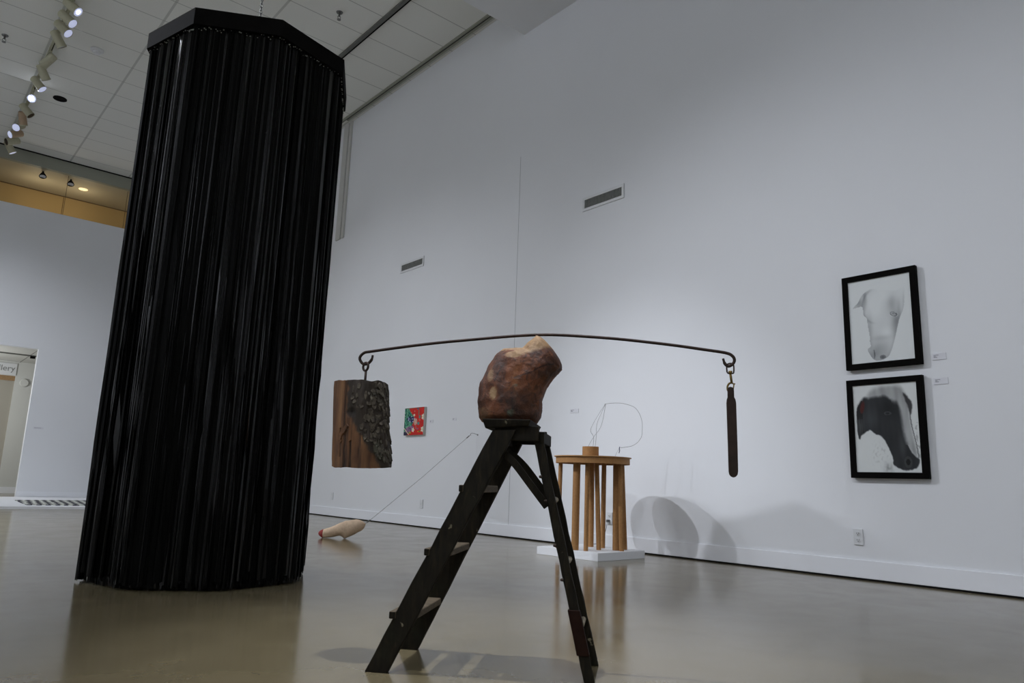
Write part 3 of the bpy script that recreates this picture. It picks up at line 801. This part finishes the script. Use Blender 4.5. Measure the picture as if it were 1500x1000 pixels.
# ------------------------------------------------------------------ striped mat on the low platform at the far left
struct_pl = thing('low_platform', 'thin white floor platform in front of the far doorway', 'platform', (1.0, 13.98, 0))
obj('slab', bx(-3.5, 2.75, 0, 4.48, 0, .04), M_plinth, struct_pl)
mt = thing('patterned_mat', 'black and white patterned mat lying on the white platform at far left', 'mat', (2.02, 14.55, .04))
k = NT('black and white pattern'); tc = k.add('ShaderNodeTexCoord'); sep = k.add('ShaderNodeSeparateXYZ'); k.link(tc.outputs['Object'], sep.inputs[0])
row = k.math('FLOOR', k.math('DIVIDE', sep.outputs['Y'], .46))
xs = k.math('ADD', k.math('DIVIDE', sep.outputs['X'], .132), k.math('MULTIPLY', row, .62))
nse = k.noise(2.2, 2); xs = k.math('ADD', xs, k.math('MULTIPLY', nse, .8))
dark = k.math('LESS_THAN', k.math('FRACT', xs), .56)
k.base(k.mix(dark, lin((196,199,190)), lin((20,21,38)))); k.b.inputs['Roughness'].default_value = .8
b = BM(); loft(b, [[(.02,-.05,z),(.55,-.12,z),(1.7,-.5,z),(1.7,2.1,z),(.1,1.9,z)] for z in (.0, .012)])
obj('cloth', b, k.m, mt)

# ------------------------------------------------------------------ artworks
def seg_in(poly, x, y):
    c = False; n = len(poly); j = n-1
    for i in range(n):
        xi, yi = poly[i]; xj, yj = poly[j]
        if (yi > y) != (yj > y) and x < (xj-xi)*(y-yi)/(yj-yi)+xi: c = not c
        j = i
    return c
def sd(poly, x, y):
    m = 9; n = len(poly)
    for i in range(n):
        ax, ay = poly[i]; bx_, by = poly[(i+1) % n]; dx, dy = bx_-ax, by-ay
        tt = max(0, min(1, ((x-ax)*dx+(y-ay)*dy)/(dx*dx+dy*dy+1e-9))); m = min(m, math.hypot(x-ax-dx*tt, y-ay-dy*tt))
    return -m if seg_in(poly, x, y) else m
def sst(a, b_, x):
    t_ = max(0, min(1, (x-a)/(b_-a))); return t_*t_*(3-2*t_)
def smooth2(poly, n=4):
    P = [Vector((x,y,0)) for x, y in poly]; m = len(P); out = []
    for i in range(m):
        a, b_, c, d = P[i-1], P[i], P[(i+1)%m], P[(i+2)%m]
        for k_ in range(n):
            t_ = k_/n; q = .5*((2*b_)+(c-a)*t_+(2*a-5*b_+4*c-d)*t_*t_+(3*b_-a-3*c+d)*t_**3); out.append((q.x, q.y))
    return out
def lerp3(a, b_, f): return tuple(p+(q-p)*f for p, q in zip(a, b_))
def art(name, fn, nu, nv, wd, ht, parent, xoff):
    """sheet facing -x, u to the viewer's right (towards -y), v down"""
    bm = BM(); G = []; cols = []
    for j in range(nv+1):
        for i in range(nu+1):
            G.append(bm.verts.new((xoff, wd/2-wd*i/nu, ht/2-ht*j/nv))); cols.append(lin(fn(i/nu, j/nv)))
    for j in range(nv):
        for i in range(nu):
            a = j*(nu+1)+i; bm.faces.new((G[a], G[a+nu+1], G[a+nu+2], G[a+1]))
    # thickness behind the drawn face
    back = [bm.verts.new((xoff+.004, y, z)) for y, z in ((wd/2,ht/2),(-wd/2,ht/2),(-wd/2,-ht/2),(wd/2,-ht/2))]
    bm.faces.new(back); cols += [(.6,.6,.6)]*4
    o = obj(name, bm, M_art, parent, sm=False); set_attr(o.data, 'paint', cols); return o

h1 = smooth2([(.891,.153),(.893,.292),(.866,.411),(.795,.526),(.742,.658),(.689,.79),(.616,.92),(.541,.963),(.427,.983),(.347,.954),(.282,.872),(.275,.833),(.323,.806),(.314,.743),(.318,.697),(.295,.554),(.285,.47),(.237,.422),(.224,.326),(.16,.318),(.062,.326),(.154,.262),(.226,.182),(.359,.126),(.444,.131),(.6,.16),(.78,.19)])
def horse_pale(u_, v_):
    pap = (214,218,218); d = sd(h1, u_, v_)
    g = noise.noise(Vector((u_*9, v_*9, 3)))*.5+.5
    if d > 0: return pap
    fade = sst(.13, .34, v_ + max(0, .5-u_)*.9)
    t_ = .085+.09*sst(.05, 0, -d)
    def bl(x, y, rx, ry, s): return s*math.exp(-(((u_-x)/rx)**2+((v_-y)/ry)**2))
    t_ += bl(.70,.33,.07,.13,.22)+bl(.76,.54,.06,.10,.32)+bl(.72,.62,.06,.14,.18)+bl(.80,.42,.03,.1,.15)
    t_ += bl(.45,.88,.16,.12,.28)+bl(.34,.90,.08,.07,.12)+bl(.18,.27,.07,.05,.28)+bl(.27,.2,.03,.12,.28)+bl(.33,.58,.04,.14,.16)+bl(.5,.72,.15,.03,.12)+bl(.55,.22,.12,.06,-.08)
    t_ += bl(.25,.34,.02,.08,.12)
    t_ -= bl(.42,.33,.13,.14,.12)+bl(.80,.66,.03,.12,.05)+bl(.58,.66,.09,.06,.08)
    e = math.hypot((u_-.706)/.056, (v_-.455-.25*(u_-.706))/.028)
    if abs(e-1) < .14 and v_ > .45: t_ += .4
    if abs(e-.72) < .16 and v_ < .47: t_ += .3
    if e < .4: t_ += .25
    if 1.1 < e < 1.35 and v_ > .45: t_ -= .14
    nn = math.hypot((u_-.505)/.05, (v_-.945)/.026)
    if nn < 1: t_ += .62*(1-nn*.5)
    m = abs(u_-.372+((v_-.905)/.06)**2*.012-.006)
    if .855 < v_ < .955 and m < .009: t_ += .32
    # round cheek drawn as a soft dark rim
    ck = math.hypot((u_-.44)/.215, (v_-.335)/.2)
    if u_ < .46: t_ += .16*math.exp(-((ck-1.02)/.07)**2)*sst(.46,.3,u_)
    t_ += sst(.012, 0, -d)*.06*(v_ > .3)
    return lerp3(pap, (44,46,50), max(0, min(.95, t_*(.85+.25*g)*.86*fade)))
dk = smooth2([(.182,.149),(.348,.142),(.491,.141),(.644,.2),(.717,.261),(.744,.378),(.766,.552),(.825,.724),(.893,.81),(.971,.866),(.916,.95),(.762,.977),(.65,.952),(.576,.909),(.573,.837),(.498,.692),(.427,.604),(.329,.572),(.251,.526),(.166,.554),(.1,.591),(.071,.627),(.042,.537),(.046,.295),(.115,.192)])
gy_ = smooth2([(.205,.15),(.296,.06),(.462,.02),(.72,.025),(.81,.106),(.891,.254),(.872,.354),(.896,.583),(.952,.782),(.93,.85),(.844,.78),(.74,.6),(.70,.42),(.66,.3),(.6,.25),(.45,.18),(.3,.18)])
st_ = smooth2([(.79,.117),(.91,.24),(.88,.365),(.85,.29)])
def horse_dark(u_, v_):
    c = (210,214,213)
    g = noise.noise(Vector((u_*14, v_*4, 1)))*.5+.5; g2 = noise.noise(Vector((u_*30, v_*30, 5)))*.5+.5
    d2 = sd(gy_, u_, v_)
    c = lerp3(c, lerp3((120,122,122), (178,181,181), g), .92*sst(.03, -.05, d2))
    d = sd(dk, u_, v_)
    edge = .03 if u_ > .6 and v_ < .7 else (.02 if v_ < .25 else .008)
    dark = lerp3((30,32,34), (58,61,63), g*.7)
    dark = lerp3(dark, (74,77,79), .55*math.exp(-(((u_-.72)/.05)**2+((v_-.72)/.12)**2)))
    dark = lerp3(dark, (66,70,73), .6*math.exp(-(((u_-.28)/.1)**2+((v_-.4)/.12)**2)))
    dark = lerp3(dark, (18,19,21), .7*math.exp(-(((u_-.55)/.12)**2+((v_-.28)/.1)**2)))
    c = lerp3(c, dark, sst(edge, -edge*1.5, d+.012*(g2-.5)+(.05*(g-.5) if v_ < .3 else 0)))
    c = lerp3(c, (30,30,31), .85*sst(.014, -.014, sd(st_, u_, v_)+.02*(g2-.5)))
    # thin dark line down the nose edge
    xe = .872+.085*sst(.35, .85, v_)
    if .33 < v_ < .84 and abs(u_-xe) < .008: c = lerp3(c, (50,51,52), .6)
    e = math.hypot((u_-.141+(v_-.26)*.25)/.036, (v_-.262)/.075)
    c = lerp3(c, (72,22,18), .9*sst(1.3, .6, e))
    if e >= .9 and u_ < .14 and .18 < v_ < .4 and d < 0: c = lerp3(c, (16,14,14), .7)
    for ln in (.105, .13): 
        if .4 < v_ < .56 and abs(u_-ln-.02*(v_-.4)) < .006: c = lerp3(c, (14,14,14), .7)
    c = lerp3(c, (92,94,94), .6*math.exp(-(((u_-.10)/.05)**2+((v_-.48)/.09)**2))*(.4+.6*abs(math.sin(u_*90))) if d < 0 else 0)
    ee = math.hypot((u_-.536)/.045, (v_-.34)/.016)
    if abs(ee-1) < .3: c = lerp3(c, (86,90,92), .5)
    nn = math.hypot((u_-.80)/.045, (v_-.885)/.05)
    if abs(nn-1) < .3: c = lerp3(c, (74,76,76), .5)
    if nn < .7: c = lerp3(c, (12,12,13), .8)
    sm_ = math.exp(-(((u_-.50)/.06)**2+((v_-.955)/.06)**2)); c = lerp3(c, (110,112,112), .65*sm_*g2*1.4 if d > 0 else 0)
    sp_ = math.exp(-(((u_-.40)/.14)**2+((v_-.80)/.1)**2))
    if d > 0: c = lerp3(c, (150,152,152), .5*sp_*sst(.5, .8, g2))
    if d > 0 and u_ > .93 and .45 < v_ < .85: c = lerp3(c, (140,142,142), .6*sst(.5, .75, g2))
    return c
def framed(label, cy, cz, fn):
    fw, fh, bd, th = .592, .798, .047, .04
    t = thing('framed_drawing', label, 'framed drawing', (W-.012, cy, cz), 0, None)
    b = BM()
    for y0, y1, z0, z1 in ((-fw/2,fw/2,fh/2-bd,fh/2),(-fw/2,fw/2,-fh/2,-fh/2+bd),(-fw/2,-fw/2+bd,-fh/2+bd,fh/2-bd),(fw/2-bd,fw/2,-fh/2+bd,fh/2-bd)):
        box(b, -th, 0, y0, y1, z0, z1)
    obj('frame', b, M_black, t)
    art('drawing', fn, 130, 180, fw-2*bd+.002, fh-2*bd+.002, t, -th+.012)
    obj('backing_board', bx(.0, .012, -fw/2+.02, fw/2-.02, -fh/2+.02, fh/2-.02), M_black, t)
framed('upper black framed drawing of a pale horse head on the right wall', 2.501, 2.081, horse_pale)
framed('lower black framed drawing of a dark horse head on the right wall', 2.508, 1.197, horse_dark)

tl = smooth2([(-.02,-.02),(.22,.011),(.306,.147),(.433,.274),(.532,.418),(.436,.614),(.358,.691),(.193,.766),(.089,.883),(-.02,.86)])
nv_ = smooth2([(.153,.363),(.322,.31),(.528,.378),(.457,.535),(.283,.509),(.176,.445)])
pu_ = smooth2([(.077,.763),(.354,.651),(.5,.695),(.375,.869),(.213,.965),(.093,.922)])
def red_painting(u_, v_):
    q = Vector((u_*7, v_*8, 2)); g = noise.noise(q)*.5+.5; g2 = noise.noise(q*2.6)*.5+.5
    c = lerp3((186,22,16), (206,40,28), g)
    if sd(tl, u_, v_) + .04*(g2-.5) < 0:
        c = lerp3((14,92,84), (92,168,128), sst(.35,.7,g2))
        if abs(math.sin((u_*1.2-v_*.7)*13+g*4)) < .22: c = (16,40,52)
        if abs(math.sin((u_*.9+v_*.5)*9+g2*3)) < .12: c = (150,190,150)
    if sd(nv_, u_, v_) < 0: c = (28,40,110) if g2 < .42 else ((170,186,220) if g2 > .62 else (22,24,52))
    if sd(pu_, u_, v_) + .04*(g-.5) < 0: c = (104,72,104) if g2 < .5 else (146,108,140)
    if u_ < .2 and v_ > .86+.6*u_*.6: c = (28,30,62)
    if abs(v_-.78-(u_-.05)*.9) < .018 and u_ < .3: c = (222,206,170)
    for x, y, rx, ry, col in ((.793,.349,.05,.06,(84,140,128)),(.743,.584,.06,.055,(78,136,132)),(.737,.187,.025,.1,(96,120,104)),(.683,.054,.05,.03,(70,96,120)),(.789,.467,.05,.035,(214,92,78)),(.322,.908,.06,.03,(150,170,40)),(.825,.88,.04,.03,(70,130,40)),(.74,.88,.03,.02,(210,150,30)),(.705,.779,.06,.035,(150,80,110)),(.62,.72,.02,.07,(150,120,110)),(.36,.17,.02,.015,(210,150,120)),(.52,.13,.02,.03,(200,150,140))):
        if ((u_-x)/rx)**2+((v_-y)/ry)**2+.5*(g2-.5) < 1: c = col
    for x, y, rx, ry in ((.504,.277,.055,.05),(.483,.813,.075,.085),(.955,.355,.075,.115),(.955,.805,.08,.11)):
        dx, dy = (u_-x)/rx, (v_-y)/ry; a = math.atan2(dy, dx); rr = math.hypot(dx, dy)
        if rr < .82+.18*math.cos(5*a): c = (226,224,206) if rr > .28 else (190,190,110)
    dx, dy = (u_-.583)/.09, (v_-.52)/.13
    if dx*dx+dy*dy < 1: c = (206,190,168) if g2 < .5 else (214,150,130)
    if dx*dx+dy*dy < 1 and abs(math.sin(u_*40+v_*25)) < .2: c = (110,140,140)
    if v_ < .03 and u_ < .9: c = lerp3(c, (90,90,40), .5)
    return c
t = thing('canvas_painting', 'small red and teal flower painting on the right wall beyond the hanging log', 'painting', (W, 9.343, 1.525))
obj('canvas', bx(-.04, 0, -.262, .262, -.206, .206), M_can, t)
art('painted_face', red_painting, 90, 80, .522, .41, t, -.0445)

# ------------------------------------------------------------------ light
def spot(name, loc, target, power, size=60, blend=.8, col=(1,1,1), rad=.05):
    l = bpy.data.lights.new(name, 'SPOT'); l.energy = power; l.spot_size = math.radians(size); l.spot_blend = blend; l.color = col; l.shadow_soft_size = rad
    o = bpy.data.objects.new(name, l); C.objects.link(o); o.location = loc
    o.rotation_euler = (Vector(target)-Vector(loc)).to_track_quat('-Z', 'Y').to_euler(); return o
COOL = (.88,.915,1.0)
OUT = 'spotlights on the tracks outside the view'
def lamp(x, y, target, power, size=60, blend=1, rad=.09, lb=None, ceil=False):
    aim = Vector(target)-Vector((x, y, CZ-.2))
    p = head(y, aim, lb, x=x, lens=M_lit, group=OUT)
    spot('spot_light', p, target, power, size, blend, COOL, rad)
lamp(-2.2, 6.9, (6.0, 4.9, .55), 1180, 25, rad=.05, lb='spotlight out of view lighting the tube table from the left')
lamp(-2.3, 6.6, (5.3, 4.6, 0), 170, 60, rad=.05, lb='spotlight out of view casting the column shadow on the wall')
lamp(-2.3, 10.2, (5.6, 2.1, .3), 1150, 46, lb='spotlight out of view lighting the horse drawings')
lamp(-2.3, 11.4, (5.2, 6.8, 0), 470, 60, lb='spotlight out of view lighting the middle of the right wall')
lamp(-2.3, 12.6, (5.2, 10.2, .3), 1000, 66, lb='spotlight out of view lighting the red painting')
lamp(-2.3, .2, (5.4, 2.2, 0), 650, 60, lb='spotlight out of view lighting the near end of the right wall')
lamp(1.24, 2.65, (1.8, 2.25, 0), 1350, 30, rad=.025, lb='spotlight out of view above the step ladder')
lamp(-2.3, 1.0, (1.8, 2.4, .9), 150, 60, rad=.12, lb='added fill spotlight out of view lighting the ladder from the left')  # unseen front fill, added to lift the dark ladder front
lamp(-2.3, 14.5, (2.3, 18.0, 0), 980, 72, lb='spotlight out of view lighting the far wall')
lamp(-2.3, -1.5, (-1.0, -5.0, 3.0), 1650, 120, lb='added fill spotlight out of view lighting the back wall')  # added fill, bounces light off the back wall
lamp(-2.3, 4.0, (-6.0, 3.0, 3.0), 1500, 120, lb='added fill spotlight out of view lighting the near left wall')  # fill added for bounce light from the near left wall
lamp(-2.3, 8.6, (-6.0, 10.0, 3.0), 1700, 120, lb='added fill spotlight out of view lighting the far left wall')  # added bounce fill aimed at the far left wall
lamp(1.24, 9.5, (0.0, 10.5, 0), 900, 110, lb='added fill spotlight out of view lighting the floor behind the column')  # fill added to lift the ceiling with light off the floor
spot('spot_light', starp, (0,0,1.0), 120, 60, .9, COOL, .06)
# the next room and the corridor
def point(name, loc, power, col, rad=.1):
    l = bpy.data.lights.new(name, 'POINT'); l.energy = power; l.color = col; l.shadow_soft_size = rad
    o = bpy.data.objects.new(name, l); C.objects.link(o); o.location = loc
for x in (-1.5, 1.97, 2.87, 5): point('next_room_lamp', (x, 19.35, 6.7), 5, (1,.86,.64))
def area(name, loc, sx, sy, power, col):
    l = bpy.data.lights.new(name, 'AREA'); l.shape = 'RECTANGLE'; l.size = sx; l.size_y = sy; l.energy = power; l.color = col
    o = bpy.data.objects.new(name, l); C.objects.link(o); o.location = loc; return o
point('corridor_fill', (.4, 20.4, 2.2), 125, (.97,.98,.98), .15)  # unseen fill point added to brighten the corridor walls and ceiling

wd = bpy.data.worlds.new('world'); bpy.context.scene.world = wd; wd.use_nodes = True
bg = wd.node_tree.nodes['Background']; bg.inputs[0].default_value = (.6,.65,.7,1); bg.inputs[1].default_value = .05
sc = bpy.context.scene
sc.view_settings.view_transform = 'Standard'; sc.view_settings.look = 'None'; sc.view_settings.gamma = 1.0; sc.view_settings.exposure = 0.0
try: sc.view_settings.use_curve_mapping = False
except Exception: pass
sc.cycles.max_bounces = 8; sc.cycles.diffuse_bounces = 5; sc.cycles.use_denoising = True
sc.cycles.sample_clamp_indirect = 6
